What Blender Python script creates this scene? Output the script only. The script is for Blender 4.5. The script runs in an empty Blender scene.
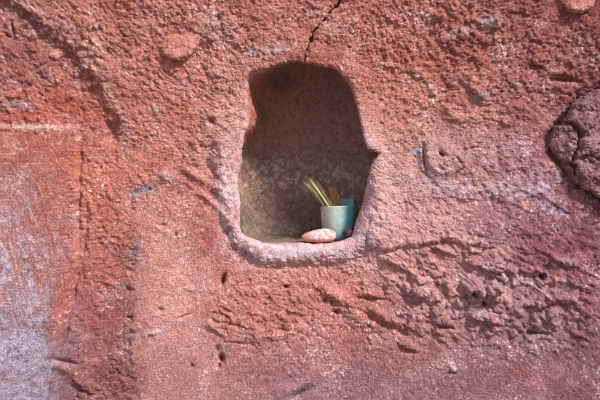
import bpy, math
import numpy as np

# ------------------------------------------------------------------ units
# The wall is laid out in wall units of 2.5 mm: u to the right, v downwards,
# (300, 200) is the point of the wall level with the camera.  y = 0 is the
# mean wall face, +y goes into the rock.
S = 0.0025
CAMD = 2.2
C = bpy.context.scene.collection
rng = np.random.default_rng(7)
R = math.radians

# ------------------------------------------------------------------ noise
_perm = np.random.default_rng(3).permutation(4096).astype(np.int64)
_g = np.random.default_rng(5).normal(size=(4096, 3)).astype(np.float32)
_g /= np.linalg.norm(_g, axis=1, keepdims=True)
_v = np.random.default_rng(9).random((4096, 3)).astype(np.float32)

def _hash(i, j, k):
    return _perm[(_perm[(_perm[i & 4095] + j) & 4095] + k) & 4095]

def perlin(x, y, z):
    xi = np.floor(x).astype(np.int64); yi = np.floor(y).astype(np.int64); zi = np.floor(z).astype(np.int64)
    xf = (x - xi).astype(np.float32); yf = (y - yi).astype(np.float32); zf = (z - zi).astype(np.float32)
    f = lambda t: t*t*t*(t*(t*6-15)+10)
    u, v, w = f(xf), f(yf), f(zf)
    out = 0
    for a in (0, 1):
        wa = u if a else 1-u
        for b in (0, 1):
            wb = v if b else 1-v
            for c in (0, 1):
                wc = w if c else 1-w
                g = _g[_hash(xi+a, yi+b, zi+c)]
                out = out + wa*wb*wc*(g[..., 0]*(xf-a) + g[..., 1]*(yf-b) + g[..., 2]*(zf-c))
    return out*1.6

def fbm(x, y, z, s, o=3, gain=.5, seed=0.0):
    a, t, tot = 1.0, 0, 0
    for i in range(o):
        t = t + a*perlin(x/s + seed + i*17.3, y/s + seed*1.7 + i*5.1, z/s + 3.3*seed)
        tot += a; a *= gain; s = s/2.03
    return t/tot**.5

def worley(x, y, s, seed=0):
    x = x/s; y = y/s
    xi = np.floor(x).astype(np.int64); yi = np.floor(y).astype(np.int64)
    best = np.full(x.shape, 9.0, np.float32); rnd = np.zeros(x.shape, np.float32)
    for a in (-1, 0, 1):
        for b in (-1, 0, 1):
            r = _v[_hash(xi+a, yi+b, xi*0+seed)]
            d = (x-(xi+a+r[..., 0]))**2 + (y-(yi+b+r[..., 1]))**2
            m = d < best
            best = np.where(m, d, best); rnd = np.where(m, r[..., 2], rnd)
    return np.sqrt(best), rnd

def crumbs(x, y, s, seed=0, thr=.5, warp=.35):
    """broken lumps: tilted irregular caps on a warped jitter grid"""
    wx_ = x + warp*s*perlin(x/s*1.9, y/s*1.9, x*0+seed); wy_ = y + warp*s*perlin(x/s*1.9+9, y/s*1.9, x*0+seed+3)
    X_ = wx_/s; Y_ = wy_/s
    xi = np.floor(X_).astype(np.int64); yi = np.floor(Y_).astype(np.int64)
    out = np.zeros(x.shape, np.float32)
    for a in (-1, 0, 1):
        for b in (-1, 0, 1):
            r = _v[_hash(xi+a, yi+b, xi*0+seed)]; q = _v[_hash(xi+a, yi+b, xi*0+seed+77)]
            dx = X_-(xi+a+r[..., 0]); dy = Y_-(yi+b+r[..., 1])
            an = q[..., 0]*3.1; ca_, sa_ = np.cos(an), np.sin(an)
            d2 = ((dx*ca_+dy*sa_)/.62)**2 + ((-dx*sa_+dy*ca_)/(.28+.3*q[..., 1]))**2
            h = np.sqrt(np.maximum(1-d2, 0))*(1+.9*(dx*(q[..., 2]-.5)+dy*.6))
            h = h*np.where(r[..., 2] > thr, .4+.6*q[..., 2], 0)
            out = np.maximum(out, h)
    return out

def sst(a, b, x):
    t = np.clip((x-a)/(b-a), 0, 1)
    return t*t*(3-2*t)

def gauss(X, Y, cx, cy, rx, ry, deg=0, p=2):
    a = R(deg); dx = X-cx; dy = Y-cy
    q = ((dx*math.cos(a)+dy*math.sin(a))/rx)**2 + ((-dx*math.sin(a)+dy*math.cos(a))/ry)**2
    return np.exp(-q**(p/2))

def pline(X, Y, pts):
    """distance and signed distance (positive = left of travel on a v-down map) and arc parameter"""
    best = np.full(X.shape, 1e9, np.float32); sg = np.ones(X.shape, np.float32); par = np.zeros(X.shape, np.float32)
    n = len(pts)-1
    for i in range(n):
        ax, ay = pts[i]; bx, by = pts[i+1]
        dx, dy = bx-ax, by-ay; L = dx*dx+dy*dy
        t = ((X-ax)*dx + (Y-ay)*dy)/L
        tc = np.clip(t, 0, 1)
        ex = X-ax-tc*dx; ey = Y-ay-tc*dy
        d = ex*ex+ey*ey
        m = d < best
        best = np.where(m, d, best)
        sg = np.where(m, np.sign(dy*(X-ax)-dx*(Y-ay)), sg)
        par = np.where(m, (i+tc)/n, par)
    d = np.sqrt(best)
    return d, d*sg, par

# ------------------------------------------------------------------ opening
OUT = [(245.3,79),(251,73),(258,70.2),(264.5,68.5),(271,66),(278,64.4),(285,63.4),(291,61.8),(297,61.4),(303,63),(309,64.6),(316,64.8),(325,67.6),
       (331,68.6),(337,70.4),(341,73.6),(345,79),(349,84.5),(352,91),(354.3,98),(356.5,106),(358,113),(359.6,120),(361.2,128),
       (363,136),(365.3,143),(368.5,149),(373,151),(377.5,150.4),(379.2,153),(377,156.5),(374.5,160),(372,166),(370,173),(368,181),
       (366,189),(363.8,198),(361,207),(358,215),(355.2,223),(353.8,230),(351,236.5),(345,239.6),(338,241.6),(328,243.4),(318,243.8),
       (308,243.0),(300,242.4),(293,243.6),(286,243.2),(279,243.6),(271,244),(264,243.2),(257,240.8),(251,238.2),(246,236),(241.6,233),(239.6,228),(239.4,220),
       (240.2,211),(240.6,203),(239.2,195),(237.6,187),(237.8,181),(237.9,174),(240,168),(242.3,161),(241.4,154),(242.6,147),(243.8,141),(244,135),
       (246.4,128),(247.4,120),(247,112),(247.8,106),(246.2,99),(245.2,92),(245.8,86)]
CX, CY = 303.0, 156.0

def ray_poly(th, poly):
    """radius from (CX,CY) at each angle, for a star shaped polygon"""
    p = np.array(poly, float); a = np.arctan2(p[:, 1]-CY, p[:, 0]-CX)
    r = np.hypot(p[:, 0]-CX, p[:, 1]-CY)
    o = np.argsort(a); a = a[o]; r = r[o]
    a = np.concatenate([a-2*math.pi, a, a+2*math.pi]); r = np.concatenate([r, r, r])
    return np.interp(th, a, r)

def ray_rect(th, x0, y0, x1, y1):
    c, s = np.cos(th), np.sin(th)
    tx = np.where(c > 0, (x1-CX)/np.maximum(c, 1e-9), (x0-CX)/np.minimum(c, -1e-9))
    ty = np.where(s > 0, (y1-CY)/np.maximum(s, 1e-9), (y0-CY)/np.minimum(s, -1e-9))
    return np.minimum(tx, ty)

NT, NR, NN = 2700, 470, 170
tt = np.linspace(-math.pi, math.pi, 40001)
ro, rf = ray_poly(tt, OUT), ray_rect(tt, -20, -20, 620, 420)
w = np.hypot(np.diff(rf*np.cos(tt)), np.diff(rf*np.sin(tt))) + .8*np.hypot(np.diff(ro*np.cos(tt)), np.diff(ro*np.sin(tt)))
cw = np.concatenate([[0], np.cumsum(w)]); cw /= cw[-1]
TH = np.interp(np.arange(NT)/NT, cw, tt)
r_rim = ray_poly(TH, OUT)
k = np.array([1, 2, 1.])/4
r_rim = k[0]*np.roll(r_rim, 1)+k[1]*r_rim+k[2]*np.roll(r_rim, -1)
r_max = ray_rect(TH, -230, -160, 830, 560)
ct, st_ = np.cos(TH), np.sin(TH)

# ------------------------------------------------------------------ relief of the wall face (wall units towards the camera)
ARC = [(-60,-42),(-20,-18),(12,-1),(40,17),(62,33),(80,53),(95,73),(108,94),(118,114),(126,134),(130,150)]
PLAST = [(120,120),(124,150),(132,180),(131,215),(133,250),(130,290),(131,330),(129,370),(134,400),(140,560)]
PANEL = [(78,128),(79,160),(78,200),(77,235),(78,262),(72,300),(66,330),(52,362),(44,400),(36,440),(20,560)]
CRACK = [(344,-6),(338,4),(331,11),(325,19),(318,25),(313,33),(310,41),(306,50),(304.5,58),(304,64)]
LIP = [(222,90),(216,118),(219,140),(216,160),(214,180),(219,205),(226,226),(234,245),(247,256),(262,264),(285,266),(310,262),(335,263),(352,258),(368,250)]

def relief(X, Y):
    Z = X*0
    big = fbm(X, Y, Z, 170, 3, .5, 1.0)
    H = 7*big
    # roughness of the surface
    rough = 1.0 - .62*sst(0, 12, -(X-76))*sst(128, 138, Y)                      # flat left panel
    pd, ps, pp = pline(X+5*perlin(X/17, Y/17, Z+51)+2*perlin(X/6, Y/6, Z+52), Y, PLAST)
    right = sst(-4, 6, ps)
    H = H + 2.2*right*sst(140, 210, Y)*(1-sst(190, 330, X))
    rough = rough*(1 - .55*right*sst(185, 225, Y)*(1-sst(205, 250, X)))
    rough = rough*(1 - .45*sst(330, 365, Y + .0*X)*sst(130, 170, X))
    rough = rough*(1 + .35*gauss(X, Y, 500, 60, 110, 70))
    # scooped hollow in the upper left, below the arched crest
    ad, as_, ap = pline(X, Y, ARC)
    H = H - 7.5*(1-sst(-9-8*ap, 1, as_+2.0*perlin(X/9, Y/9, Z+31)))*np.exp(-np.maximum(-as_, 0)/80)*(1-sst(115, 165, Y))
    H = H + .8*np.exp(-((as_-5)/6)**2)*(1-sst(100, 130, Y))
    # panel: upper ledge and side
    nd, ns, npar = pline(X, Y, PANEL)
    left = sst(-1.5, 3, -ns)
    H = H + 5.0*left*sst(124, 129, Y+.8*perlin(X/9, Y/9, Z))
    H = H - 2.5*np.exp(-((ns-1)/2.0)**2)*sst(135, 150, Y)*(.6+.6*perlin(X/14, Y/14, Z+4))
    H = H + 3.0*gauss(X, Y, 62, 300, 9, 42, 12, 4)
    H = H - 6*gauss(X, Y, 64, 362, 12, 2.5, 10) + 3*gauss(X, Y, 62, 368, 16, 5, 15)
    H = H + 4*gauss(X, Y, 82, 384, 10, 6, 40) - 4*gauss(X, Y, 82, 392, 11, 2, 30)
    # band between panel and plaster
    H = H - 3*gauss(X, Y, 106, 320, 22, 90, 0, 4)
    H = H - 5*gauss(X, Y, 110, 133, 7, 10, 20) - 3*gauss(X, Y, 118, 128, 10, 16, -20)
    # lip round the opening
    ld, ls, lp = pline(X, Y, LIP)
    outside = -ls
    Hl = 6.0*sst(-3, 9, ls+3.5*perlin(X/13, Y/13, Z+8)+1.5*perlin(X/5, Y/5, Z+8))*np.exp(-np.maximum(ls, 0)/60)
    H = H + Hl*sst(110, 185, Y)*(1-sst(300, 385, X)*.5)*(1-sst(366, 392, X))
    H = H - 2.2*np.exp(-((ls+4)/5.5)**2)*sst(120, 190, Y)*(.7+.8*perlin(X/20, Y/20, Z+18))*(1-sst(360, 380, X))
    # hollows and knobs left of the opening
    H = H + 3*gauss(X, Y, 212, 128, 9, 12) - 7*gauss(X, Y, 212, 121, 3.2, 3.6) + 2.6*gauss(X, Y, 211, 116, 5, 3)
    H = H - 5*gauss(X, Y, 206, 160, 5, 26, 18) - 3*gauss(X, Y, 214, 174, 12, 2, 50)
    H = H - 3*gauss(X, Y, 200, 112, 8, 30, 15)
    for (a, b, rx, ry, an, am) in [(208,183,9,3,40,3),(196,178,8,3,35,3),(204,196,8,3,30,3),(214,205,8,3,45,3),(190,172,10,3,20,3),(170,176,9,4,10,2.5),
                                   (148,189,10,5,-12,-3),(135,193,5,4,0,-2),(165,178,6,4,40,2),(92,215,3,10,0,1.5),(84,245,2,20,5,-2.5),(176,235,1.5,2.5,0,-3),
                                   (163,225,3,2,0,-3),(140,245,3,8,10,2),(132,333,3,2,0,-4),(129,318,3,1.5,10,-4),(160,310,3,2,0,-3),(185,316,9,1.2,-20,-2),(192,366,2,2,0,-4),
                                   (155,333,8,2,-12,2.5),(107,283,6,2,20,2),(128,290,3,2,40,-3)]:
        H = H + am*gauss(X, Y, a, b, rx, ry, an)
    # knobs at the top
    for (a, b, rx, ry, an, am) in [(214,24,12,11,0,5),(201,33,8,9,20,4),(219,20,3,2.6,30,-9),(223,32,2.2,2.4,0,-6),(211,40,7,5,0,3),(231,28,5,9,0,2.5),
                                   (10,28,1.5,8,-15,-6),(4,33,5,2,30,-5),(478,22,9,4,20,3),(494,24,6,5,0,3.5),(462,32,10,5,-10,3),(450,42,10,6,10,3),
                                   (480,96,7,5,30,4),(466,82,9,8,60,3),(460,118,12,5,5,3),(445,108,12,4,45,2.5),(520,108,10,3,10,3),(565,79,12,2.4,8,-7),(560,72,14,4,8,3),
                                   (558,86,6,4,0,3),(540,30,14,8,30,2),(505,78,12,6,-30,2.5),(340,30,18,9,-15,2.5),(352,22,8,5,0,2)]:
        H = H + am*gauss(X, Y, a, b, rx, ry, an)
    # crack running down into the opening
    X2 = X + 1.6*perlin(X/5, Y/5, Z+2) ; Y2 = Y + 1.2*perlin(X/6, Y/6, Z+6)
    cd, cs, cp = pline(X2, Y2, CRACK)
    fade = (1-sst(66, 72, Y))
    H = H - 8*np.exp(-(cd/.8)**2)*fade + 1.8*sst(0, 3, cs)*np.exp(-np.maximum(cs, 0)/18)*fade*(Y < 90)
    # brow above the opening
    H = H + 4*gauss(X, Y, 292, 52, 22, 9, -8) + 4*gauss(X, Y, 352, 72, 22, 12, 45) + 3*gauss(X, Y, 318, 55, 10, 9)
    # right of the opening: dark slot, rounded boss, holes
    bx = gauss(X, Y, 441, 158, 22, 18, 10, 5)
    H = H + 4.5*bx - 7*gauss(X, Y, 424.5, 158, 1.7, 12, -6) - 5*gauss(X, Y, 417, 158, 8, 14)
    H = H - 9*gauss(X, Y, 441, 154.5, 3.6, 1.8, 33) - 5*gauss(X, Y, 458, 161, 1.6, 5, -40) - 4*gauss(X, Y, 457, 173, 5, 1.5, -50) - 3*gauss(X, Y, 439, 168, 4, 2, 20)
    H = H + 7*gauss(X, Y, 377, 215, 20, 38, -18, 3)*1
    H = H - 5*gauss(X, Y, 366.5, 240, 1.6, 5, 10) - 4*gauss(X, Y, 369, 223, 1.3, 4, 20) + 2*gauss(X, Y, 373, 145, 10, 5, 0)
    # sinuous shelf
    SH = [(366,246),(385,250),(403,246),(425,243),(441,240),(445,236),(451,241),(465,245),(476,244),(492,240)]
    sd_, ss_, sp_ = pline(X, Y+1.6*perlin(X/8, Y/8, Z+12), SH)
    am = sst(362, 372, X)*(1-sst(470, 492, X))*(.75+.5*perlin(X/12, Y/12, Z+71))
    H = H + 3.6*sst(-1.5, 1.5, ss_)*np.exp(-np.maximum(ss_, 0)/16)*am - 2.5*np.exp(-((ss_+3)/2.5)**2)*am
    SH2 = [(430,198),(450,197),(466,199),(480,200),(500,196),(520,190),(548,200),(570,214)]
    sd_, ss_, sp_ = pline(X, Y+2*perlin(X/8, Y/8, Z+13), SH2)
    am = sst(425, 440, X)*(1-sst(565, 580, X))
    H = H + 1.5*sst(-1.5, 1.5, ss_)*np.exp(-np.maximum(ss_, 0)/12)*am
    # broken layers sloping down to the right
    wq = 5.5*fbm(X, Y, Z, 38, 3, .55, 4.0)
    m1 = np.clip(.35+1.5*fbm(X, Y, Z, 26, 2, .5, 7.0), 0, 1)
    zone = gauss(X, Y, 400, 318, 78, 20, 20, 4) + .8*gauss(X, Y, 255, 318, 70, 26, 5, 4) + .75*gauss(X, Y, 520, 285, 110, 46, 12, 4) + .35*gauss(X, Y, 420, 270, 70, 28, 5, 4) + .4*gauss(X, Y, 205, 165, 14, 40, 0, 4)
    for (ang, per, sd, k_) in ((24, 17, 0, 1.0), (38, 9.5, 3, .65), (8, 23, 5, .6)):
        q = (-X*math.sin(R(ang)) + Y*math.cos(R(ang)) + wq*2.4 + 4*perlin(X/17, Y/17, Z+sd))/per
        f = q-np.floor(q)
        _, rr = worley(X+30*sd, Y+3*wq, 24+sd*3, 11+sd)
        H = H + 4.2*k_*zone*m1*(f**1.5)*(1-sst(.88, 1.0, f))*(.4+.9*rr)
    z2 = gauss(X, Y, 505, 290, 95, 55, 10, 4) + .8*gauss(X, Y, 400, 300, 70, 45, 20, 4) + .45*gauss(X, Y, 520, 185, 90, 30, 0, 4) + .5*gauss(X, Y, 260, 310, 60, 35, 0, 4) + .6*gauss(X, Y, 203, 170, 16, 40, 0, 4) \
        + .75*gauss(X, Y, 485, 60, 95, 62, 0, 4) + .35*gauss(X, Y, 150, 60, 110, 60, 0, 4) + .5*gauss(X, Y, 55, 70, 50, 60, 20, 4) + .3*gauss(X, Y, 105, 250, 24, 130, 0, 4)
    z2 = np.clip(z2, 0, 1)
    H = H + z2*(1+.8*gauss(X, Y, 500, 300, 110, 45, 8, 4))*(4.8*crumbs(X, Y, 21, 3, .5) + 2.6*crumbs(X+7, Y, 11, 5, .5) - .8)
    H = H + 4.5*gauss(X, Y, 500, 296, 120, 48, 12, 4)*crumbs(X+31, Y+9, 15, 12, .55, .5)
    # shadowed trough and humps under the opening
    for (a, b, rx, ry, an, am) in [(370,318,14,3.5,34,-5),(392,328,17,3.5,22,-5),(412,341,14,3,30,-4),(332,302,6,3,20,-6),(325,301,2.2,2.5,0,-6),(336,312,3,2,0,-7),(340,300,12,3,20,3.5),
                                   (330,290,26,6,22,3),(355,312,20,8,30,3),(372,295,12,4,5,4),(372,299,12,1.5,5,-3),(223,280,1.9,5.5,14,-12),(286,287,2.5,1.8,0,-10),(221,359,2.8,4,-10,-12),(219,366,1.5,2.5,0,-8),
                                   (217,349,2,3,10,-3),(266,333,8,1.5,-14,-3),(282,330,7,1.4,6,-3),(270,336,20,4,-5,3),(236,343,12,1.3,4,-2),(232,325,18,1.5,14,-2.5),(300,395,12,3,-30,-5),(296,388,14,4,-30,3),
                                   (398,266,18,3,28,4),(402,270,18,2,28,-3),(412,284,5,6,0,-6),(436,298,8,4,0,4),(410,297,9,2,5,-5),
                                   (448,320,10,8,0,5),(450,328,9,2,10,-5),(412,344,10,8,0,5),(410,352,10,2,10,-4),(474,295,3.2,2.6,10,-20),(485,303.5,2.2,2.8,0,-18),(479,292,10,9,0,5),(484,318,16,7,10,4.5),(492,325,15,2,10,-4),
                                   (543,277,2.4,3.2,-25,-19),(536,271,10,3,25,4.5),(552,282,6,3,0,3),(538,322,14,10,10,6),(536,333,14,2,5,-4.5),(552,258,16,5,35,4.5),(556,263,14,2,35,-4),(566,262,7,4,0,3),
                                   (448,237,4,3,0,3),(452,370,3,4,0,3.5),(453,374,2.5,1.6,0,-4),(500,345,12,3,20,2.5),(575,318,14,4,20,3),(580,335,10,2,25,2.5),(585,300,12,4,15,3),(470,262,10,4,10,2.5),
                                   (506,300,14,4,25,3.5),(514,310,12,3,25,3)]:
        H = H + am*gauss(X, Y, a, b, rx, ry, an)
    # seat of the boulder: the face falls back towards it
    H = H - 10*gauss(X, Y, 610, 140, 62, 70, 30, 4)
    H = H - 4*gauss(X, Y, 548, 118, 20, 26, 0)
    gd, gs, gp = pline(X+2*perlin(X/9, Y/9, Z+81), Y, [(604,87),(586,94),(572,109),(563,125),(556,127),(550,137),(553,153),(566,168),(581,184),(602,197),(640,214)])
    H = H - 4.5*np.exp(-(gd/4)**2)*(.5+.5*sst(80, 130, Y))
    return H, rough, zone

def edge_round(d, th_deg):
    """depth (wall units) by which the face curls in, at distance d outside the rim"""
    def near(c, wdt):
        q = (th_deg-c+180) % 360-180
        return np.exp(-(q/wdt)**2)
    Rr = 4 + 20*near(36, 22) + 6*near(90, 30) + 2*near(-60, 20) + 3*near(170, 30)
    t = np.clip(1-d/Rr, 0, 1)
    return Rr*.9*(1-np.sqrt(np.maximum(1-t*t, 0))), Rr

# ------------------------------------------------------------------ build the polar sheet: wall rings then niche rings
uu = np.linspace(0, 1, NR)
ring = uu**1.18
Rad = r_rim[:, None] + (r_max-r_rim)[:, None]*ring[None, :]
X = CX + Rad*ct[:, None]; Y = CY + Rad*st_[:, None]
H, rough, zone = relief(X, Y)
dd = Rad-r_rim[:, None]
thd = np.degrees(TH)[:, None]
er, Rr = edge_round(dd, thd)
H = H*sst(-4, 22, dd) if False else H
# near the rim the broad relief settles to a common lip level
Hc = H*sst(0, 26, dd) + 2.0*(1-sst(0, 26, dd)) + .55*H*(1-sst(0, 26, dd))
dep = -Hc + er                                     # wall units into the rock
persp = 1 + (dep*S)/CAMD*(1-sst(0, 60, dd))
wallP = np.stack([(X-300)*S*persp, dep*S, (200-Y)*S*persp], -1)

# niche profile (superellipse, resampled evenly)
a = np.linspace(0, math.pi/2, 4000)
pl_, pd_ = np.cos(a)**(2/5.5), np.sin(a)**(2/5.5)
DEP = 0.205/S
arc = np.concatenate([[0], np.cumsum(np.hypot(np.diff(pl_*75), np.diff(pd_*DEP)))]); arc /= arc[-1]
s = np.linspace(0, 1, NN+1)[1:]
Lk = np.interp(s, arc, pl_); Dk = np.interp(s, arc, pd_)
Lk[-1] = 0.004
def near(c, wdt):
    q = (np.degrees(TH)-c+180) % 360-180
    return np.exp(-(q/wdt)**2)
exp_ = 9 - 23*near(-131, 27) + 13*near(5, 35) + 9*near(172, 14) + 4*near(-75, 30) - 10*near(90, 38)
lat = r_rim[:, None]*Lk[None, :] + exp_[:, None]*(np.sin(np.minimum(Dk, 1)*math.pi/2)**.8)[None, :]*Lk[None, :]
XN = CX + lat*ct[:, None]; YN = CY + lat*st_[:, None]
floor_v = 241.8
y0 = dep[:, :1]
depN = y0 + (DEP-y0)*Dk[None, :]
# a level floor
fl = sst(0.02, .25, Dk)[None, :]
over = YN - (floor_v - 0.0*depN)
YN = np.where(over > 0, YN - over*fl, YN)
# rounded arris just behind the lower rim, uneven back
depN = depN + 6*fbm(XN, YN, XN*0, 60, 2, .5, 2.5)*sst(.5, 1, Dk)[None, :]
dn = depN*S
pers0 = (1 + (y0*S)/CAMD)
nicP = np.stack([(XN-300)*S*pers0, dn, (200-YN)*S*pers0], -1)
P = np.concatenate([nicP[:, ::-1], wallP], 1)      # ring 0 = centre of the back wall
Xa = np.concatenate([XN[:, ::-1], X], 1); Ya = np.concatenate([YN[:, ::-1], Y], 1)
Da = np.concatenate([depN[:, ::-1], dep], 1)
# normals of the sheet (towards the camera side)
def normals(P):
    dt = np.roll(P, -1, 0)-np.roll(P, 1, 0)
    dr = np.gradient(P, axis=1)
    n = np.cross(dr, dt)
    n /= np.maximum(np.linalg.norm(n, axis=-1, keepdims=True), 1e-12)
    return n
Nrm = normals(P)
if Nrm[:, -40:, 1].mean() > 0: Nrm = -Nrm
px, py, pz = P[..., 0]/S, P[..., 1]/S, -P[..., 2]/S
rg = np.concatenate([np.full(XN.shape, .62), rough], 1)
# grain: lumps, grit, slanting tool-like streaks
lump = fbm(px, py, pz, 26, 3, .62, 3.1)
grit = fbm(px, py*1.0, pz, 7.5, 3, .75, 8.2)
ca, sa = math.cos(R(40)), math.sin(R(40))
al, ac = px*ca+pz*sa, -px*sa+pz*ca
strk = perlin(al/11, ac/3.6, py/6)
wd, wr = worley(px+2*lump, pz+py*.7, 6.5, 2)
peb = np.clip(.75-wd, -.1, .75)*np.where(wr > .55, 1.0, .15)
wd2, wr2 = worley(px+2*grit, pz+py*.7+60, 13, 5)
peb2 = np.clip(.55-wd2, 0, .55)*np.where(wr2 > .72, 1.0, 0)
pits = -np.clip(perlin(px/5, pz/5, py/5+40)-.42, 0, 1)
cr1 = crumbs(px, pz+py*.7, 6.2, 31, .35); cr2 = crumbs(px+50, pz+py*.7, 3.6, 33, .35)
cmod = np.clip(.55+1.3*fbm(px, py, pz, 40, 2, .5, 19.), .1, 1.3)
grain = 2.2*lump + 2.1*grit + .9*strk + 2.4*cr1*cmod + 1.3*cr2 + 1.5*peb2 + 6*pits
rimsoft = np.concatenate([.35+.65*sst(.05, .3, Dk)[None, :]+0*XN, .55+.45*sst(4, 26, dd)], 1)
calm = 1-.35*np.exp(-((Xa-330)/330)**4)*sst(60, 130, Ya)
disp = grain*rg*.74*rimsoft*calm
isn = np.arange(P.shape[1]) < NN
# settle the grain on the niche centre, keep floor under the cup calm
floor_m = np.zeros_like(disp); floor_m[:, :NN] = (sst(234, 240, Ya[:, :NN]))
disp = disp*(1-.75*floor_m)
P = P + Nrm*(disp*S)[..., None]
P[:, 0] = P[:, 0].mean(0)

# ------------------------------------------------------------------ colours (albedo: rock stains, plus some light and shade painted in)
def lin(h):
    c = np.array([int(h[i:i+2], 16) for i in (0, 2, 4)])/255
    return np.where(c <= .04045, c/12.92, ((c+.055)/1.055)**2.4)
def mixc(A, h, f):
    return A + (lin(h)-A)*np.clip(f, 0, 1)[..., None]

Xw, Yw = X, Y; Zw = X*0
n1 = fbm(Xw, Yw, Zw, 70, 4, .6, 11.)
n2 = fbm(Xw, Yw, Zw, 22, 3, .6, 13.)
n3 = fbm(Xw, Yw, Zw, 6, 2, .7, 15.)
n3b = .6*fbm(Xw, Yw, Zw, 2.6, 2, .7, 16.)
wx = Xw + 14*n1 + 6*n2; wy = Yw + 14*fbm(Xw, Yw, Zw, 70, 3, .6, 21.) + 5*n3
G = lambda *a_: gauss(wx, wy, *a_)
# clay and iron tones across the face, corner vignette and hollow shade painted in
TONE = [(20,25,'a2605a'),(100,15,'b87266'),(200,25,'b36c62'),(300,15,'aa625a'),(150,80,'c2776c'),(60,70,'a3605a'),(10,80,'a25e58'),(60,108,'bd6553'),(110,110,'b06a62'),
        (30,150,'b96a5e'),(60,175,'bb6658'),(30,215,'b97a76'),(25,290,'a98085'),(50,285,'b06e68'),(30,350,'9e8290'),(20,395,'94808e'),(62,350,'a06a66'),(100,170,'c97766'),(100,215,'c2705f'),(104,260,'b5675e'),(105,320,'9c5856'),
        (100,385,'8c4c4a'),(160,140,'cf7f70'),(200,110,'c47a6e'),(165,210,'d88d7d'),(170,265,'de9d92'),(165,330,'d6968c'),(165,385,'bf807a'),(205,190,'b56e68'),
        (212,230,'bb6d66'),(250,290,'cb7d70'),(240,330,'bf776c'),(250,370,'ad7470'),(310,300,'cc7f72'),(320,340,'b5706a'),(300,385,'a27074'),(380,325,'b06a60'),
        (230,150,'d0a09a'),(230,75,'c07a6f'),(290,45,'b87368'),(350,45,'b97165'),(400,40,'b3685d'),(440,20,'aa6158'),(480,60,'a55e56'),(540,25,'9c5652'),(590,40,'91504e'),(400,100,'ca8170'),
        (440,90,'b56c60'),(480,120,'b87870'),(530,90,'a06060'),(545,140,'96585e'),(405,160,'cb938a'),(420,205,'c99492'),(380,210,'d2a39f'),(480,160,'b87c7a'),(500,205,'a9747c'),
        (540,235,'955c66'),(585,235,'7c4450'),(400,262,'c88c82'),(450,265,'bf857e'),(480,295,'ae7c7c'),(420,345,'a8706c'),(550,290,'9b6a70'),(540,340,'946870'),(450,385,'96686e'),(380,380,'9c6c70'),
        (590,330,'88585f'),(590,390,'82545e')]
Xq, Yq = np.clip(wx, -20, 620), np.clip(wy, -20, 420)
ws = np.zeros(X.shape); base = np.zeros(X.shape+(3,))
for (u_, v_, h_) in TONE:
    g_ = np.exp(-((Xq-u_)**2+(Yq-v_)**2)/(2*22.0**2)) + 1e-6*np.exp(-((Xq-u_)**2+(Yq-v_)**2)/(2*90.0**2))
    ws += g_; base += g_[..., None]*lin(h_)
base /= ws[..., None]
base = mixc(base, 'a04a3c', .30*sst(-.1, .7, n1) + .25*sst(.1, .6, n2))
base = mixc(base, 'd79a8e', .35*sst(.0, .7, -n2))
base = mixc(base, 'b98a94', .35*sst(.25, .7, fbm(Xw, Yw, Zw, 30, 3, .6, 61.)))
base = mixc(base, 'c5543f', .6*G(60, 105, 55, 6, 12) + .6*G(20, 119, 40, 6, 0))
base = mixc(base, 'b98a94', .6*G(20, 100, 30, 9, 5)*sst(-.1, .5, n3+n2))
base = mixc(base, 'c9a6a0', .8*gauss(Xw, Yw, 25, 127, 55, 3.2, 3)*sst(-.5, .3, n2+.4))  # lit top of the panel ledge, painted as a pale band
base = mixc(base, 'cf7b63', .5*G(95, 178, 24, 20, 10))
# pale salts: grey-blue on the left panel, pink-white round the opening and under it
base = mixc(base, 'c8b6c0', .85*G(26, 255, 36, 66, 10, 3)*sst(-.35, .45, .7*n2+n3*.7+n3b))
base = mixc(base, 'b4aec6', .8*G(22, 350, 32, 75, 8, 4)*sst(-.45, .4, .7*n2+n3*.6+.1+n3b))
base = mixc(base, 'b8675c', .9*gauss(Xw, Yw, 63, 300, 9, 46, 10, 4))
strk_c = perlin((Xw-.25*Yw)/5, Yw/60, Zw+3)
base = mixc(base, 'b5604f', .8*gauss(Xw, Yw, 38, 250, 38, 80, 12, 4)*sst(.0, .3, strk_c+.35*n3))
rimd = dd
ldist, lsgn, lpar = pline(Xw+2*n2, Yw+2*n2, LIP)
halo = np.exp(-(rimd/(13+9*gauss(X, Y, 240, 200, 40, 70)+10*gauss(X, Y, 290, 255, 70, 20)+14*gauss(X, Y, 375, 205, 30, 50)))**2)
base = mixc(base, 'dba6a6', .85*halo*sst(-.9, .2, n2+.2)*sst(70, 150, Yw+18*(Xw < 300)))
base = mixc(base, 'e0b4b6', .8*halo*sst(150, 215, Yw)*sst(-.5, .4, n3+n2+.3))
base = mixc(base, 'e2c0c2', .75*gauss(Xw, Yw, 228, 195, 11, 46, -4, 4)*sst(-.5, .3, n3+n2+.2))
base = mixc(base, 'e0bcbc', .6*gauss(Xw, Yw, 380, 205, 17, 40, 12, 4)*sst(-.4, .4, n3+n2+.1))
base = mixc(base, '8e6a8c', .55*gauss(Xw, Yw, 363, 215, 6, 30, 14, 4)*sst(-.1, .5, n3+n3b))
base = mixc(base, 'd6c3d2', .75*gauss(Xw, Yw, 290, 252, 62, 9, 2, 4)*sst(-.4, .4, n3+n2))
base = mixc(base, 'cfc4dc', .6*gauss(Xw, Yw, 362, 238, 10, 12)*sst(-.3, .4, n3))
base = mixc(base, 'd49a92', .45*gauss(Xw, Yw, 228, 110, 16, 50, 0, 4))
base = mixc(base, 'cf9292', .5*gauss(Xw, Yw, 410, 210, 60, 42, 0, 4))
base = mixc(base, 'd3a9a6', .4*gauss(Xw, Yw, 440, 158, 22, 18, 0, 4))
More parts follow.
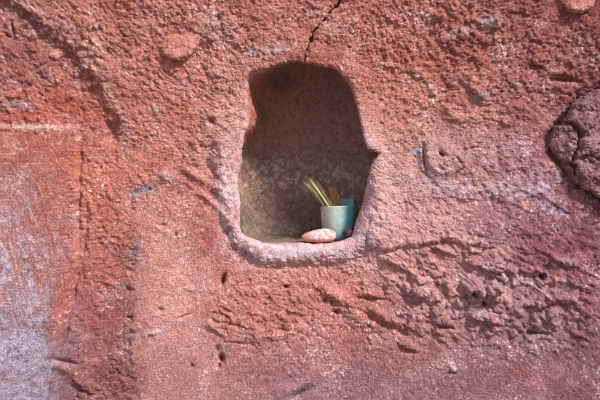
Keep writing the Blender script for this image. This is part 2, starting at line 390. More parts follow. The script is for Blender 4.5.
# lilac / grey encrustations
def crust(cx, cy, rx, ry, an, h, f, th=.1):
    global base
    base = mixc(base, h, f*gauss(Xw, Yw, cx, cy, rx, ry, an, 3)*sst(th-.35, th+.15, n3+.5*n2))
for c_ in [(148,189,10,6,-12,'9a8a98',.95,-.6),(135,193,6,5,0,'a3949f',.85,-.5),(166,178,9,5,30,'b3a0a8',.8,-.2),(136,250,8,16,15,'9f8792',.75,-.1),(130,330,7,16,0,'a4858b',.6,0),(118,290,9,6,0,'a98f98',.6,0),
           (470,150,70,26,0,'b79aa6',.45,.1),(540,182,34,12,0,'b9a5bb',.75,.05),(500,190,60,10,0,'b5a0b2',.6,.1),(555,208,18,9,20,'b3a3bd',.7,0),(436,183,30,14,10,'bfa6b6',.6,0),(417,151,6,4,0,'aeb0cc',.8,-.3),
           (488,23,12,6,0,'c9b3b6',.8,-.2),(458,33,14,6,-15,'bf9f9e',.7,-.1),(214,28,16,16,0,'c49a92',.65,-.3),(262,52,30,6,-8,'b3a2ae',.6,0),(335,28,20,8,-20,'c39c98',.5,0),(480,97,7,5,0,'9d91a0',.7,-.2),
           (155,112,7,6,0,'bfb0ae',.75,0),(100,60,6,20,-30,'c98f84',.6,0),(410,250,10,3,20,'b59cae',.5,0),(155,333,10,3,-12,'c9b0ae',.7,-.2),(52,48,12,9,20,'b58a84',.6,-.2),
           (248,256,14,5,30,'8f86a8',.55,-.1),(500,300,70,30,10,'b98f8f',.35,0),(262,288,6,4,0,'b9a0ac',.6,-.1),(566,262,8,5,0,'b39aac',.5,-.1),(300,392,14,6,-20,'8b7790',.6,-.2),(385,270,40,18,10,'cf9c94',.4,.0),(15,103,16,6,15,'77788f',.55,.1)]:
    crust(*c_)
# highlight on the crest of the arch, painted as a pale line
adx, asx, apx = pline(Xw, Yw, ARC)
base = mixc(base, 'd8a599', .75*np.exp(-((asx-3)/3.2)**2)*(1-sst(125, 150, Yw))*sst(-.6, .2, n3+.2))
# loose salt and dark grit, finely scattered
n4 = fbm(Xw, Yw, Zw, 3.0, 2, .8, 17.)
n5 = fbm(Xw, Yw, Zw, 4.2, 3, .8, 27.)
n6 = fbm(Xw, Yw, Zw, 34, 3, .6, 29.)
lum = base@np.array([.3, .59, .11])
base = base + (lum[..., None]*np.array([1.04, .97, 1.02])-base)*.06
base = base*.93
base = base*(1-(1-sst(140, 300, Yw))[..., None]*np.array([0, .015, .08]))
base = mixc(base, 'e3c6c0', .62*sst(.22, .75, n4+.35*n6))
base = mixc(base, '5a2c2b', .60*sst(.20, .75, n5-.35*n6))
base = mixc(base, 'eadcdc', .75*sst(.52, .8, n5+.45*n6))
base = base*(.93+.20*n3)[..., None]

XnC = XN; YnC = YN; DnC = depN
nb = fbm(XnC, DnC, YnC, 30, 4, .6, 31.)
nc = fbm(XnC, DnC, YnC, 6, 3, .7, 33.)
nd_ = fbm(XnC, DnC, YnC, 3.2, 2, .7, 35.)
nic = np.zeros(XN.shape+(3,)) + lin('a78272')
nic = mixc(nic, 'b07c68', .8*gauss(XnC, YnC, 275, 105, 45, 40, 0, 4))
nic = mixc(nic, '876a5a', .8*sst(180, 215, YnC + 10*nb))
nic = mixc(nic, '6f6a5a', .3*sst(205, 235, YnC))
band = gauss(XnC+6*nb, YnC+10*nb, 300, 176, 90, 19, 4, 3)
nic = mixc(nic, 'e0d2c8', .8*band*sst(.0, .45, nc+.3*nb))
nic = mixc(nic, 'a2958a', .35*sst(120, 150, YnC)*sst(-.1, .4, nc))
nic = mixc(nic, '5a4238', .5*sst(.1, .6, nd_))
nic = mixc(nic, '3c2f2c', .5*gauss(XnC, YnC, 280, 73, 19, 10, -8, 4)*sst(-.5, .2, nb+nc))  # darker patch near the top of the niche
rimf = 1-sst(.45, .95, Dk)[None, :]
nic = mixc(nic, 'c27860', .9*rimf*gauss(XnC, YnC, 248, 105, 30, 34, 0, 4))  # orange glow of the lit left inner wall, put into the colour
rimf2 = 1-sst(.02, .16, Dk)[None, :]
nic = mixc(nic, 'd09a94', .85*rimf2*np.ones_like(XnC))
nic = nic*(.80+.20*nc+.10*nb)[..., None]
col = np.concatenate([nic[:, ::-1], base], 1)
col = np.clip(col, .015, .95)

# ------------------------------------------------------------------ mesh helpers
def raw_mesh(name, co, quads, tris=None, colors=None, smooth=True):
    me = bpy.data.meshes.new(name)
    nv = len(co); nq = len(quads); nt = 0 if tris is None else len(tris)
    me.vertices.add(nv); me.vertices.foreach_set('co', co.astype(np.float32).ravel())
    me.loops.add(nq*4+nt*3)
    li = quads.ravel() if nt == 0 else np.concatenate([quads.ravel(), tris.ravel()])
    me.loops.foreach_set('vertex_index', li.astype(np.int32))
    me.polygons.add(nq+nt)
    ls = np.concatenate([np.arange(nq)*4, nq*4+np.arange(nt)*3]).astype(np.int32)
    me.polygons.foreach_set('loop_start', ls)
    me.polygons.foreach_set('use_smooth', np.full(nq+nt, smooth))
    if colors is not None:
        ca_ = me.color_attributes.new('surface_tone', 'FLOAT_COLOR', 'POINT')
        c4 = np.concatenate([colors, np.ones((nv, 1))], 1).astype(np.float32)
        ca_.data.foreach_set('color', c4.ravel())
    me.update(); me.validate()
    return me

def sheet(name, P, col, wrap=True):
    nt, nr = P.shape[:2]
    idx = np.arange(nt*nr).reshape(nt, nr)
    nx = np.roll(idx, -1, 0)
    q = np.stack([idx[:, :-1], idx[:, 1:], nx[:, 1:], nx[:, :-1]], -1)
    if not wrap: q = q[:-1]
    return raw_mesh(name, P.reshape(-1, 3), q.reshape(-1, 4), None, col.reshape(-1, 3) if col is not None else None)

def link(name, me, mat, parent=None):
    o = bpy.data.objects.new(name, me); C.objects.link(o)
    if mat is not None: me.materials.append(mat)
    if parent is not None: o.parent = parent
    return o

# ------------------------------------------------------------------ materials
def mat_new(name, rough=.9):
    m = bpy.data.materials.new(name); m.use_nodes = True
    b = m.node_tree.nodes['Principled BSDF']; b.inputs['Roughness'].default_value = rough
    b.inputs['Specular IOR Level'].default_value = .25
    return m, m.node_tree, b

def rock_mat(name, grain=700, bump=.5, var=.35, attr=True, color='888888', c2=None, dist=.0012, rough=.92):
    m, t, b = mat_new(name, rough)
    tc = t.nodes.new('ShaderNodeTexCoord')
    nz = t.nodes.new('ShaderNodeTexNoise'); nz.inputs['Scale'].default_value = grain
    nz.inputs['Detail'].default_value = 4; nz.inputs['Roughness'].default_value = .7
    t.links.new(tc.outputs['Object'], nz.inputs['Vector'])
    if attr:
        a_ = t.nodes.new('ShaderNodeAttribute'); a_.attribute_name = 'surface_tone'; src = a_.outputs['Color']
    else:
        n2_ = t.nodes.new('ShaderNodeTexNoise'); n2_.inputs['Scale'].default_value = grain/6; n2_.inputs['Detail'].default_value = 5
        t.links.new(tc.outputs['Object'], n2_.inputs['Vector'])
        rp = t.nodes.new('ShaderNodeValToRGB'); rp.color_ramp.elements[0].position = .36; rp.color_ramp.elements[1].position = .64
        rp.color_ramp.elements[0].color = (*lin(color), 1); rp.color_ramp.elements[1].color = (*lin(c2 or color), 1)
        t.links.new(n2_.outputs['Fac'], rp.inputs['Fac']); src = rp.outputs['Color']
    mr = t.nodes.new('ShaderNodeMapRange'); mr.inputs[1].default_value = .3; mr.inputs[2].default_value = .7
    mr.inputs[3].default_value = 1-var; mr.inputs[4].default_value = 1+var
    t.links.new(nz.outputs['Fac'], mr.inputs[0])
    mx = t.nodes.new('ShaderNodeVectorMath'); mx.operation = 'SCALE'
    t.links.new(src, mx.inputs[0]); t.links.new(mr.outputs[0], mx.inputs['Scale'])
    t.links.new(mx.outputs[0], b.inputs['Base Color'])
    bp = t.nodes.new('ShaderNodeBump'); bp.inputs['Strength'].default_value = bump; bp.inputs['Distance'].default_value = dist
    t.links.new(nz.outputs['Fac'], bp.inputs['Height']); t.links.new(bp.outputs[0], b.inputs['Normal'])
    return m

m_wall = rock_mat('stained_rock', 240, 1.0, .42, dist=.0055)
m_niche = rock_mat('brown_plaster', 300, 1.0, .32, dist=.003)

# ------------------------------------------------------------------ wall and niche
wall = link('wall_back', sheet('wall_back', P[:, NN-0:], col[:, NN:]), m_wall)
wall['kind'] = 'structure'; wall['label'] = 'red sandstone and adobe wall with a hollowed niche'
nP = P[:, :NN+1]; nC = col[:, :NN+1]
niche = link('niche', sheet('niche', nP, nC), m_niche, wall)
niche['label'] = 'dark hollow recess with brown back and level floor'

def rayc(u_, v_, y):
    """wall-map position at depth y -> world point on the same sight line as the photo"""
    f = (CAMD+y)/CAMD
    return np.array([(u_-300)*S*f, y, (200-v_)*S*f])

from mathutils import Vector
from mathutils.bvhtree import BVHTree
def bvh_of(P_, step=2):
    Q = P_[::step, ::step]; n_, r_ = Q.shape[:2]
    idx = np.arange(n_*r_).reshape(n_, r_); nx = np.roll(idx, -1, 0)
    q = np.stack([idx[:, :-1], idx[:, 1:], nx[:, 1:], nx[:, :-1]], -1).reshape(-1, 4)
    return BVHTree.FromPolygons([tuple(v) for v in Q.reshape(-1, 3)], [tuple(int(i) for i in f) for f in q])
BN = bvh_of(P[:, :NN+30], 3)
def floor_z(x, y):
    h = BN.ray_cast(Vector((x, y, -0.03)), Vector((0, 0, -1)))
    return h[0].z if h[0] else -0.105
def wall_y(u_, v_):
    """depth of the face near map point, from the relief"""
    H_, _, _ = relief(np.array([float(u_)]), np.array([float(v_)]))
    return -float(H_[0])*S

# ------------------------------------------------------------------ stones
def ico(level):
    import bmesh
    bm = bmesh.new(); bmesh.ops.create_icosphere(bm, subdivisions=level, radius=1)
    co = np.array([v.co[:] for v in bm.verts]); f = np.array([[v.index for v in fc.verts] for fc in bm.faces]); bm.free()
    return co, f

def stone(name, mat, size, level=6, sup=1.0, lump=.12, lumps=.9, grit=.02, grits=.16, seed=1., shape=None, facets=0, colf=None):
    co, f = ico(level)
    d = co.copy()
    if sup != 1: 
        p = sup; n_ = (np.abs(d)**p).sum(1)**(1/p); d = d/n_[:, None]
    r = 1 + lump*fbm(co[:, 0], co[:, 1], co[:, 2], lumps, 3, .5, seed)
    if facets:
        fr = np.random.default_rng(int(seed*10)); pn = fr.normal(size=(facets, 3)); pn /= np.linalg.norm(pn, axis=1)[:, None]
        pd2 = fr.uniform(.72, .95, facets)
        for n_, q in zip(pn, pd2):
            s_ = d@n_; m = s_ > q
            d = np.where(m[:, None], d - ((s_-q)*.85)[:, None]*n_, d)
    d = d*r[:, None]
    d = d*np.array(size)
    if shape is not None: d = shape(d)
    sc = max(size)
    g = grit*fbm(d[:, 0]/sc, d[:, 1]/sc, d[:, 2]/sc, grits, 4, .65, seed+4)
    d = d + co*(g*sc)[:, None]
    colr = colf(d/sc, co) if colf else None
    me = raw_mesh(name, d, np.zeros((0, 4), int), f, colr)
    return link(name, me, mat)

def tagit(o, label, cat, group=None):
    o['label'] = label; o['category'] = cat
    if group: o['group'] = group

# flat pink river stone on the sill
m_pink = rock_mat('pink_speckled_stone', 420, .35, .22)
def pinkcol(d, n):
    c_ = np.zeros((len(d), 3)) + lin('c88a80')
    q = fbm(d[:, 0], d[:, 1], d[:, 2], .22, 3, .7, 3.)
    c_ = mixc(c_, 'e2cdd0', .9*sst(-.25, .3, q)*sst(-.5, .3, d[:, 0]+.4))
    q2 = fbm(d[:, 0], d[:, 1], d[:, 2], .1, 2, .7, 6.)
    c_ = mixc(c_, '8f6672', .7*sst(.2, .5, q2))
    c_ = mixc(c_, 'd08a78', .8*sst(.1, .7, -n[:, 2]))
    return c_
def pinkshape(d):
    # thick rounded right end, tapered left end
    t = d[:, 0]/.0487
    d[:, 2] *= np.interp(t, [-1, -.3, .5, 1], [.62, .86, 1.08, 1.0])
    d[:, 2] = np.where(d[:, 2] < 0, d[:, 2]*.75, d[:, 2])
    d[:, 1] *= np.interp(t, [-1, 0, 1], [.75, 1, 1])
    return d
st = stone('flat_stone', m_pink, (.0440, .026, .0205), 6, 2.4, .06, 1.0, .012, .12, 2.3, pinkshape, 0, pinkcol)
p = rayc(318.8, 237.0, .022); st.location = p
st.rotation_euler = (0, R(-4), R(6))
tagit(st, 'smooth flat pink speckled river stone lying on the niche sill before the cup', 'stone')

m_dark = rock_mat('dark_stone', 500, .5, .3, False, '35242a', '503a42', .001)
ds = stone('pebble', m_dark, (.0120, .011, .0098), 5, 3.2, .1, .9, .03, .3, 5.1, None, 6)
p = rayc(347.6, 233.4, .022); ds.location = p; ds.rotation_euler = (0, R(-25), .15)
tagit(ds, 'small dark purple-brown pebble on the sill in front of the cup at right', 'stone')

# ------------------------------------------------------------------ cup
m_cup, t, b = mat_new('weathered_turquoise_glaze', .42); b.inputs['Specular IOR Level'].default_value = .45
a_ = t.nodes.new('ShaderNodeAttribute'); a_.attribute_name = 'surface_tone'; t.links.new(a_.outputs['Color'], b.inputs['Base Color'])
tc = t.nodes.new('ShaderNodeTexCoord'); nz = t.nodes.new('ShaderNodeTexNoise'); nz.inputs['Scale'].default_value = 220; nz.inputs['Detail'].default_value = 4
bp = t.nodes.new('ShaderNodeBump'); bp.inputs['Strength'].default_value = .25; bp.inputs['Distance'].default_value = .0008
t.links.new(tc.outputs['Object'], nz.inputs['Vector']); t.links.new(nz.outputs['Fac'], bp.inputs['Height']); t.links.new(bp.outputs[0], b.inputs['Normal'])
CUPY = .098
cc = rayc(338.2, 240.0, CUPY)
fz = floor_z(cc[0], CUPY)
k_cup = (CAMD+CUPY)/CAMD*S
NA = 240
ang = np.arange(NA)/NA*2*math.pi             # 0 = +x, -pi/2 = towards the camera
top = (206.6-240.0)*-k_cup                    # height of the worn front rim
base_z = cc[2]
H_front = (240.0-206.4)*k_cup + (base_z-fz)
H_back = (240.0-199.8)*k_cup + (base_z-fz)
adg = np.degrees(ang)
inb = sst(22, 26, adg)*(1-sst(82, 94, adg))   # the part of the rim that still stands full height, behind at right
htop = H_front + (H_back-H_front)*inb + .0009*perlin(np.cos(ang)*4, np.sin(ang)*4, ang*0) + .0022*np.cos(ang)
prof_t = np.linspace(0, 1, 60)
rad_o = np.interp(prof_t, [0, .04, .12, .35, .7, 1], [.0310, .0345, .0370, .0420, .0455, .0468])
th_w = .0042
rows = []; ccol = []
def cupcol(x, y, z, inner=False):
    q = fbm(x, y, z, .03, 4, .6, 41.); q2 = fbm(x, y, z*.5, .009, 3, .6, 43.)
    c_ = np.zeros(x.shape+(3,)) + lin('6fb3b4')
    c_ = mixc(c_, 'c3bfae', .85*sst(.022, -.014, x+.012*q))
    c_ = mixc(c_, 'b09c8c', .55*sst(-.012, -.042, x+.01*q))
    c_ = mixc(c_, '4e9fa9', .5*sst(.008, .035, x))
    c_ = mixc(c_, 'd6d2c2', .45*sst(.15, .5, q2*.7+q))
    c_ = mixc(c_, '63b3bc', .5*sst(.04, .01, z))
    c_ = mixc(c_, '86705f', .6*sst(.22, .6, q2))
    c_ = mixc(c_, 'a9745c', .7*np.clip(gauss(x, z, .012, .083, .006, .004), 0, 1))
    return c_
for i, tq in enumerate(prof_t):
    z = tq*htop; r_ = np.interp(z/H_front, prof_t, rad_o, right=rad_o[-1]+.0004)
    rows.append(np.stack([r_*np.cos(ang), r_*np.sin(ang), z], -1))
for dr_, dz_ in ((-.0008, .0007), (-.0021, .0010), (-.0034, .0007)):
    r_ = rad_o[-1]+dr_; rows.append(np.stack([r_*np.cos(ang), r_*np.sin(ang), htop+dz_], -1))
for tq in prof_t[::-1][:-4]:
    z = .006+tq*(htop-.006); r_ = np.interp(z/H_front, prof_t, rad_o, right=rad_o[-1]) - th_w
    rows.append(np.stack([r_*np.cos(ang), r_*np.sin(ang), z], -1))
rows.append(np.stack([.001*np.cos(ang), .001*np.sin(ang), ang*0+.006], -1))
rows.insert(0, np.stack([.001*np.cos(ang), .001*np.sin(ang), ang*0+.001], -1))
rows.insert(1, np.stack([.028*np.cos(ang), .028*np.sin(ang), ang*0], -1))
Q = np.stack(rows, 1)[::-1]
cupme = sheet('cup', Q, cupcol(Q[..., 0], Q[..., 1], Q[..., 2]))
cup = link('cup', cupme, m_cup)
cup.location = (cc[0], CUPY, fz+.0004)
tagit(cup, 'worn turquoise glazed clay cup with a broken rim standing inside the niche', 'cup')

# ------------------------------------------------------------------ dried grass and brush in the cup
def straw_mat(name, c1, c2, c3):
    m, t, b = mat_new(name, .6)
    oi = t.nodes.new('ShaderNodeObjectInfo'); rp = t.nodes.new('ShaderNodeValToRGB'); e = rp.color_ramp.elements
    e[0].color = (*lin(c1), 1); e[1].color = (*lin(c3), 1); x = e.new(.5); x.color = (*lin(c2), 1)
    tc = t.nodes.new('ShaderNodeTexCoord'); nz = t.nodes.new('ShaderNodeTexNoise'); nz.inputs['Scale'].default_value = 90
    t.links.new(tc.outputs['Object'], nz.inputs['Vector'])
    ad = t.nodes.new('ShaderNodeMath'); ad.operation = 'MULTIPLY_ADD'; ad.inputs[1].default_value = .5
    t.links.new(nz.outputs['Fac'], ad.inputs[0]); 
    sb = t.nodes.new('ShaderNodeMath'); sb.operation = 'MULTIPLY_ADD'; sb.inputs[1].default_value = .9; sb.inputs[2].default_value = -.2
    t.links.new(oi.outputs['Random'], sb.inputs[0]); t.links.new(sb.outputs[0], ad.inputs[2])
    t.links.new(ad.outputs[0], rp.inputs['Fac']); t.links.new(rp.outputs['Color'], b.inputs['Base Color'])
    return m
m_straw = straw_mat('dry_grass', '584830', 'a58f62', 'e0cfa0')
m_brush = straw_mat('brown_bristle', '84583a', 'd09a6a', 'f2d0a4')
for n_ in m_brush.node_tree.nodes:
    if n_.type == 'TEX_NOISE':
        n_.inputs['Scale'].default_value = 1; n_.inputs['Detail'].default_value = 3
        mp = m_brush.node_tree.nodes.new('ShaderNodeMapping'); mp.inputs['Scale'].default_value = (420, 420, 60)
        tc_ = m_brush.node_tree.nodes.new('ShaderNodeTexCoord')
        m_brush.node_tree.links.new(tc_.outputs['Object'], mp.inputs[0]); m_brush.node_tree.links.new(mp.outputs[0], n_.inputs['Vector'])
    if n_.type == 'MATH' and n_.inputs[1].default_value == .5: n_.inputs[1].default_value = 1.8
    if n_.type == 'MATH' and abs(n_.inputs[1].default_value-.9) < 1e-3: n_.inputs[1].default_value = .0; n_.inputs[2].default_value = -.45
def tube_mesh(name, pts, rads, n=6):
    pts = np.array(pts); m_ = len(pts)
    tg = np.gradient(pts, axis=0); tg /= np.linalg.norm(tg, axis=1)[:, None]
    ref = np.array([.1, 1, .05]); a1 = np.cross(tg, ref); a1 /= np.linalg.norm(a1, axis=1)[:, None]; a2 = np.cross(tg, a1)
    an = np.arange(n)/n*2*math.pi
    V = pts[:, None] + np.array(rads)[:, None, None]*(np.cos(an)[None, :, None]*a1[:, None]+np.sin(an)[None, :, None]*a2[:, None])
    idx = np.arange(m_*n).reshape(m_, n); nx = np.roll(idx, -1, 1)
    q = np.stack([idx[:-1], nx[:-1], nx[1:], idx[1:]], -1).reshape(-1, 4)
    return V.reshape(-1, 3), q
def join_tubes(lst):
    vs, qs, o_ = [], [], 0
    for v, q in lst:
        vs.append(v); qs.append(q+o_); o_ += len(v)
    return np.concatenate(vs), np.concatenate(qs)

def emp(name, loc):
    o = bpy.data.objects.new(name, None); o.empty_display_size = .02; C.objects.link(o); o.location = loc; return o
root = emp('grass_bundle', cup.location)
O = np.array(cup.location[:])
foot = np.array([.012, .004, .010])
# tips in map units and the point where each stalk leaves the cup
stalks = [(302.2,184.5,324.5,209,.030),(303,181,326,209,.036),(304.5,178.5,327.5,209,.02),(306,177.3,328.5,210,.03),(308,177,329.5,210,.04),(309.5,178.5,330.5,210,.02),
          (311,176,331,210,.045),(313,179.5,332,210,.03),(315.5,181,333,210,.022),(318,184,334,209,.038),(320.5,186,333.5,209,.03),(312,184,329,210,.015),(308,184,327,210,.02),(316,188,331,210,.018),
          (323,190,334.5,209,.045),(305,187.5,326,210,.036),(310,181,330,209,.012),(314,185,332,209,.05)]
for (tx, ty, mx_, my, yy) in stalks:
    y_t = CUPY + yy*1.0 - .052; y_m = CUPY + (yy-.03)*.4 - .012
    a3 = rayc(tx, ty, y_t)-O; a2 = rayc(mx_, my, y_m)-O
    rr = np.hypot(a2[0], a2[1])
    if rr > .036: a2[:2] *= .036/rr
    a1 = a2 + (a2-a3)*1.0; a1[2] = max(a1[2], .012); a1[:2] = np.clip(a1[:2], -.018, .018)
    tq = np.linspace(0, 1, 22)[:, None]
    lo = np.linspace(0, 1, 6)[:-1, None]
    pts = np.concatenate([a1+(a2-a1)*lo, a2+(a3-a2)*tq])
    sgn = rng.normal(0, .0012)
    up = np.concatenate([np.zeros((5, 1)), tq**1.6])
    pts = pts + up*np.array([[sgn, 0, sgn*.8]]) + np.concatenate([np.zeros((5, 1)), np.sin(tq*math.pi)])*np.array([[.0012, 0, .0014]])
    rad = np.concatenate([np.full(5, .0011), np.interp(tq[:, 0], [0, .6, .85, 1], [.0013, .0012, .0009, .0003])])
    tubes = [tube_mesh('s', pts, rad)]
    # a few fine awns fraying at the tip
    for _ in range(3):
        j = rng.integers(16, 24); d0 = pts[j+1]-pts[j]; d0 /= np.linalg.norm(d0)
        dv = d0*.010 + rng.normal(0, .0022, 3); q_ = np.linspace(0, 1, 5)[:, None]
        tubes.append(tube_mesh('a', pts[j]+dv*q_, np.linspace(.0004, .00012, 5), 4))
    V, q = join_tubes(tubes)
    link('stalk', raw_mesh('stalk', V, q), m_straw, root)
tagit(root, 'bunch of dry straw-coloured grass stalks leaning left out of the turquoise cup', 'grass bundle')

# short brown brush: dense bristles tapering to a slanted tip, tied low down
root = emp('brush', cup.location)
def bristles(seed, n, fn):
    rg_ = np.random.default_rng(seed); L_ = []
    for i in range(n):
        aa = rg_.random()*2*math.pi; rr = math.sqrt(rg_.random())
        L_.append(tube_mesh('b', *fn(rr*math.cos(aa), rr*math.sin(aa), rg_), 5))
    return join_tubes(L_)
bl = rayc(338.3, 209, CUPY+.014)-O          # crossing of the rim
tl = rayc(334.0, 187, CUPY+.010)-O          # mean tip
def bf(cx_, cy_, rg_):
    b0 = bl + np.array([cx_*.0135, cy_*.010, -.012])
    # right-hand bristles end lower than the left-hand ones: a slanting tip
    tipl = 1.0 - .26*(cx_*.5+.5) - .2*rg_.random()
    e0 = b0 + (tl-bl)*1.30*tipl + np.array([-cx_*.001+rg_.normal(0, .0012), -cy_*.003, 0]) 
    mid = (b0+e0)/2 + np.array([.0022, 0, 0])
    tq = np.linspace(0, 1, 9)[:, None]
    pts = (1-tq)**2*b0 + 2*tq*(1-tq)*mid + tq**2*e0
    return pts, np.linspace(.00075, .0003, 9)
V, q = bristles(5, 260, bf)
o = link('bristles', raw_mesh('bristles', V, q), m_brush, root); o['label'] = 'brown bristles cut to a slanting tip'; o['kind'] = 'stuff'
hb = np.array([.006, .010, .009]); ht = bl+np.array([0, 0, -.008])
tq = np.linspace(0, 1, 12)[:, None]
V, q = tube_mesh('h', hb+(ht-hb)*tq, np.interp(tq[:, 0], [0, .06, .5, 1], [.003, .008, .010, .0125]), 20)
link('handle', raw_mesh('handle', V, q), m_brush, root)
tagit(root, 'short brown bristle brush standing in the cup beside the grass', 'brush')

# ------------------------------------------------------------------ boulder and stones set in the wall
m_bould = rock_mat('mauve_brown_rock', 420, .8, .3)
def bcol(d, n):
    c_ = np.zeros((len(d), 3)) + lin('775050')
    q = fbm(d[:, 0], d[:, 1], d[:, 2], .3, 4, .6, 51.)
    q2 = fbm(d[:, 0], d[:, 1], d[:, 2], .05, 3, .7, 53.)
    c_ = mixc(c_, '987270', .8*sst(-.1, .5, q)); c_ = mixc(c_, '5f3c3e', .7*sst(.1, .6, -q))
    c_ = mixc(c_, 'b59c98', .5*sst(.2, .6, q2)); c_ = mixc(c_, '452c30', .55*sst(.2, .6, -q2))
    return c_
# heightfield-like lump: closed body whose outline in the wall plane follows the boulder
def slab_rock(name, mat, outline, cy_, bulge, yc, back, colf, seed, terr=None, nr=150, na=560, grit=1.0, flat=.8, tilt=0):
    p = np.array(outline, float); cx_, cv_ = cy_
    a0 = np.arctan2(p[:, 1]-cv_, p[:, 0]-cx_); r0 = np.hypot(p[:, 0]-cx_, p[:, 1]-cv_); o_ = np.argsort(a0); a0 = a0[o_]; r0 = r0[o_]
    a0 = np.concatenate([a0-2*math.pi, a0, a0+2*math.pi]); r0 = np.concatenate([r0, r0, r0])
    th = np.arange(na)/na*2*math.pi-math.pi; rb = np.interp(th, a0, r0); rb = rb*(1+.035*perlin(np.cos(th)*5, np.sin(th)*5, th*0+seed)+.02*perlin(np.cos(th)*14, np.sin(th)*14, th*0+seed))
    ph = np.linspace(0.0, 1, nr)                     # 0 front centre .. .72 edge .. 1 back
    A = np.interp(ph, [0, .8, 1], [0.0, math.pi/2, math.pi*.98])
    L_ = np.sin(A)**(.72); Dd = np.cos(A); Dd = np.sign(Dd)*np.abs(Dd)**flat
    L_[0] = .003
    U = cx_ + rb[:, None]*L_*np.cos(th)[:, None]; V_ = cv_ + rb[:, None]*L_*np.sin(th)[:, None]
    hgt = np.where(Dd > 0, bulge, back)*Dd
    W = -(hgt[None, :] + tilt*(V_-cv_)*(Dd > 0)*np.minimum(1, np.abs(Dd)*3))
    if terr is not None: W = W - terr(U, V_)*(Dd > 0)*np.minimum(1, Dd*3)
    Pp = np.stack([(U-300)*S, W*S + yc, (200-V_)*S], -1)
    n_ = normals(Pp)
    cen = Pp.mean((0, 1)); 
    if ((Pp-cen)*n_).sum(-1).mean() < 0: n_ = -n_
    x_, y_, z_ = Pp[..., 0]/S, Pp[..., 1]/S, Pp[..., 2]/S
    g = 3.0*fbm(x_, y_, z_, 22, 3, .6, seed) + 1.7*fbm(x_, y_, z_, 7, 3, .75, seed+2)
    g = g + 1.6*np.abs(perlin((x_*.8+z_*.6)/14, (-x_*.6+z_*.8)/5, y_/8))
    Pp = Pp + n_*(g*grit*S)[..., None]
    Pp[:, 0] = Pp[:, 0].mean(0); Pp[:, -1] = Pp[:, -1].mean(0)
    cen = Pp.mean((0, 1)); Pp = Pp-cen
    sc = 60*S
    cl = colf(Pp.reshape(-1, 3)/sc, None).reshape(Pp.shape)
    o = link(name, sheet(name, Pp, cl), mat); o.location = cen
    return o
BO = [(606,86),(598,88.5),(586,94),(578,101),(572,109),(566.5,119),(563,125),(556,127),(550.5,137),(551,146),(554,153),(560,160),(566,168),(572,177),(581,184),(592,191),(602,197),(622,208),(650,214),(680,200),(695,165),(690,120),(665,88),(635,78)]
def bterr(U, V_):
    d, s_, p_ = pline(U+2.5*perlin(U/8, V_/8, U*0), V_+2*perlin(U/9, V_/9, U*0+5), [(562,121),(573,128),(578,137),(575,148),(571,160),(574,172),(580,184)])
    d2, s2, _ = pline(U+3*perlin(U/9, V_/9, U*0+8), V_, [(577,137),(590,128),(602,120),(630,112)])
    d3, s3, _ = pline(U+3*perlin(U/9, V_/9, U*0+8), V_, [(574,160),(590,156),(604,163),(626,170)])
    return 3.5*crumbs(U, V_, 34, 6, .1) + 1.3*crumbs(U, V_, 12, 8, .4) - 6*np.exp(-(d/1.3)**2) + 4*sst(0, 5, s_)*np.exp(-np.maximum(s_, 0)/30) - 3*np.exp(-(d2/1.3)**2) - 2.5*np.exp(-(d3/1.5)**2) + 3*sst(0, 4, s3)*np.exp(-np.maximum(s3, 0)/15)
yb = wall_y(575, 140)
bo = slab_rock('boulder', m_bould, BO, (612, 146), 15, .020, 9, bcol, 61., bterr, grit=1.2, flat=.33)
tagit(bo, 'large mauve-brown cracked boulder wedged in the wall at the right edge', 'boulder')

m_lump = rock_mat('pale_clay_stone', 480, .7, .3)
def mk_col(c1, c2, c3, sd):
    def f_(d, n):
        c_ = np.zeros((len(d), 3)) + lin(c1)
        q = fbm(d[:, 0], d[:, 1], d[:, 2], .12, 4, .6, sd); q2 = fbm(d[:, 0], d[:, 1], d[:, 2], .04, 3, .7, sd+2)
        c_ = mixc(c_, c2, .9*sst(-.1, .5, q)); c_ = mixc(c_, c3, .7*sst(.15, .6, q2)); return c_
    return f_
def setstone(name, outline, c, bulge, sink, cols, seed, label, grit=.7, terr=None):
    yc = wall_y(*c) + sink
    o = slab_rock(name, m_lump, outline, c, bulge, yc, 5, mk_col(*cols, seed), seed, terr, 90, 300, grit, .6, .36)
    tagit(o, label, 'stone')
    return o
setstone('embedded_stone', [(163,38),(170,33),(180,33),(190,32),(197,28),(202,24),(206,29),(202,38),(198,46),(194,54),(186,60),(177,62),(169,60),(163,52),(161,45)], (182,47), 10, .006,
         ('a5685c', 'bb877b', '8a5450'), 71., 'rounded pale clay stone jutting from the wall, upper left of the niche', .8)
setstone('embedded_stone', [(45,45),(50,40),(57,39),(64,43),(67,49),(63,55),(56,58),(49,56),(45,51)], (56,48.5), 4, .006,
         ('a3635a', 'b98a80', '7d4a46'), 73., 'small rough pink knob of stone in the hollow under the curved ridge, upper left', .7)
setstone('embedded_stone', [(411,283),(416,277),(425,275),(432,279),(434,286),(430,293),(421,297),(414,293)], (423,286), 9, .006,
         ('a47674', 'bd9a9a', '7d4a50'), 75., 'pale lilac-pink angular stone jutting from the wall below and right of the niche', 1.0)
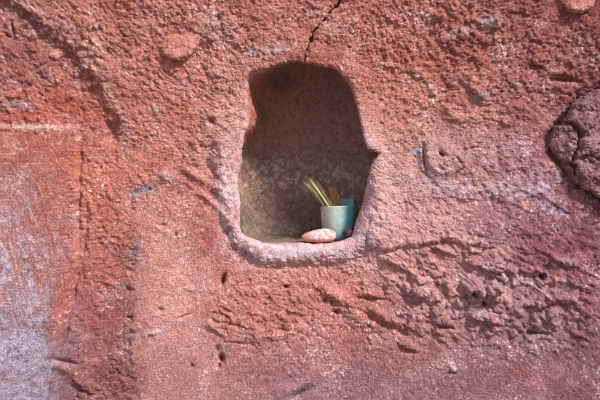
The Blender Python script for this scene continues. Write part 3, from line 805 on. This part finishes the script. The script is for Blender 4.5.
setstone('embedded_stone', [(556,-12),(564,6),(572,12),(582,13),(590,8),(592,-4),(584,-16),(566,-18)], (575,-2), 6, .004,
         ('a66c62', 'c0938a', '86504c'), 77., 'light pinkish lump of rock at the top right corner of the wall', .8)

# ------------------------------------------------------------------ light: open shade, brighter from upper right
w = bpy.data.worlds.new('open_shade_sky'); bpy.context.scene.world = w; w.use_nodes = True
t = w.node_tree; bg = t.nodes['Background']
tc = t.nodes.new('ShaderNodeTexCoord'); sx = t.nodes.new('ShaderNodeSeparateXYZ'); rp = t.nodes.new('ShaderNodeValToRGB')
t.links.new(tc.outputs['Generated'], sx.inputs[0])
mr = t.nodes.new('ShaderNodeMapRange'); mr.inputs[1].default_value = -1; mr.inputs[2].default_value = 1
t.links.new(sx.outputs['Z'], mr.inputs[0]); t.links.new(mr.outputs[0], rp.inputs['Fac'])
e = rp.color_ramp.elements
e[0].position = .0; e[0].color = (.42, .30, .24, 1)
e[1].position = 1.; e[1].color = (.72, .86, 1.12, 1)
x = e.new(.46); x.color = (.48, .38, .34, 1)
x = e.new(.54); x.color = (.86, .90, 1.0, 1)
t.links.new(rp.outputs['Color'], bg.inputs['Color']); bg.inputs['Strength'].default_value = .66
def sun(name, d, strength, angle, color):
    l = bpy.data.lights.new(name, 'SUN'); l.energy = strength; l.angle = R(angle); l.color = color
    o = bpy.data.objects.new(name, l); C.objects.link(o)
    o.rotation_euler = Vector(d).normalized().to_track_quat('Z', 'Y').to_euler(); return o
sun('sun', (.58, -.52, .66), 4.1, 9, (1.0, .965, .93))

cam = bpy.data.cameras.new('camera'); co = bpy.data.objects.new('camera', cam); C.objects.link(co)
co.location = (0, -CAMD, 0); co.rotation_euler = (R(90), 0, 0)
cam.sensor_width = 36; cam.lens = 36*(CAMD/S)/600; cam.clip_start = .01
sc = bpy.context.scene; sc.camera = co
sc.view_settings.view_transform = 'Standard'; sc.view_settings.look = 'None'
sc.view_settings.exposure = 0.52; sc.view_settings.gamma = 1; sc.view_settings.use_curve_mapping = False
sc.cycles.max_bounces = 6
sc.cycles.filter_width = 1.0
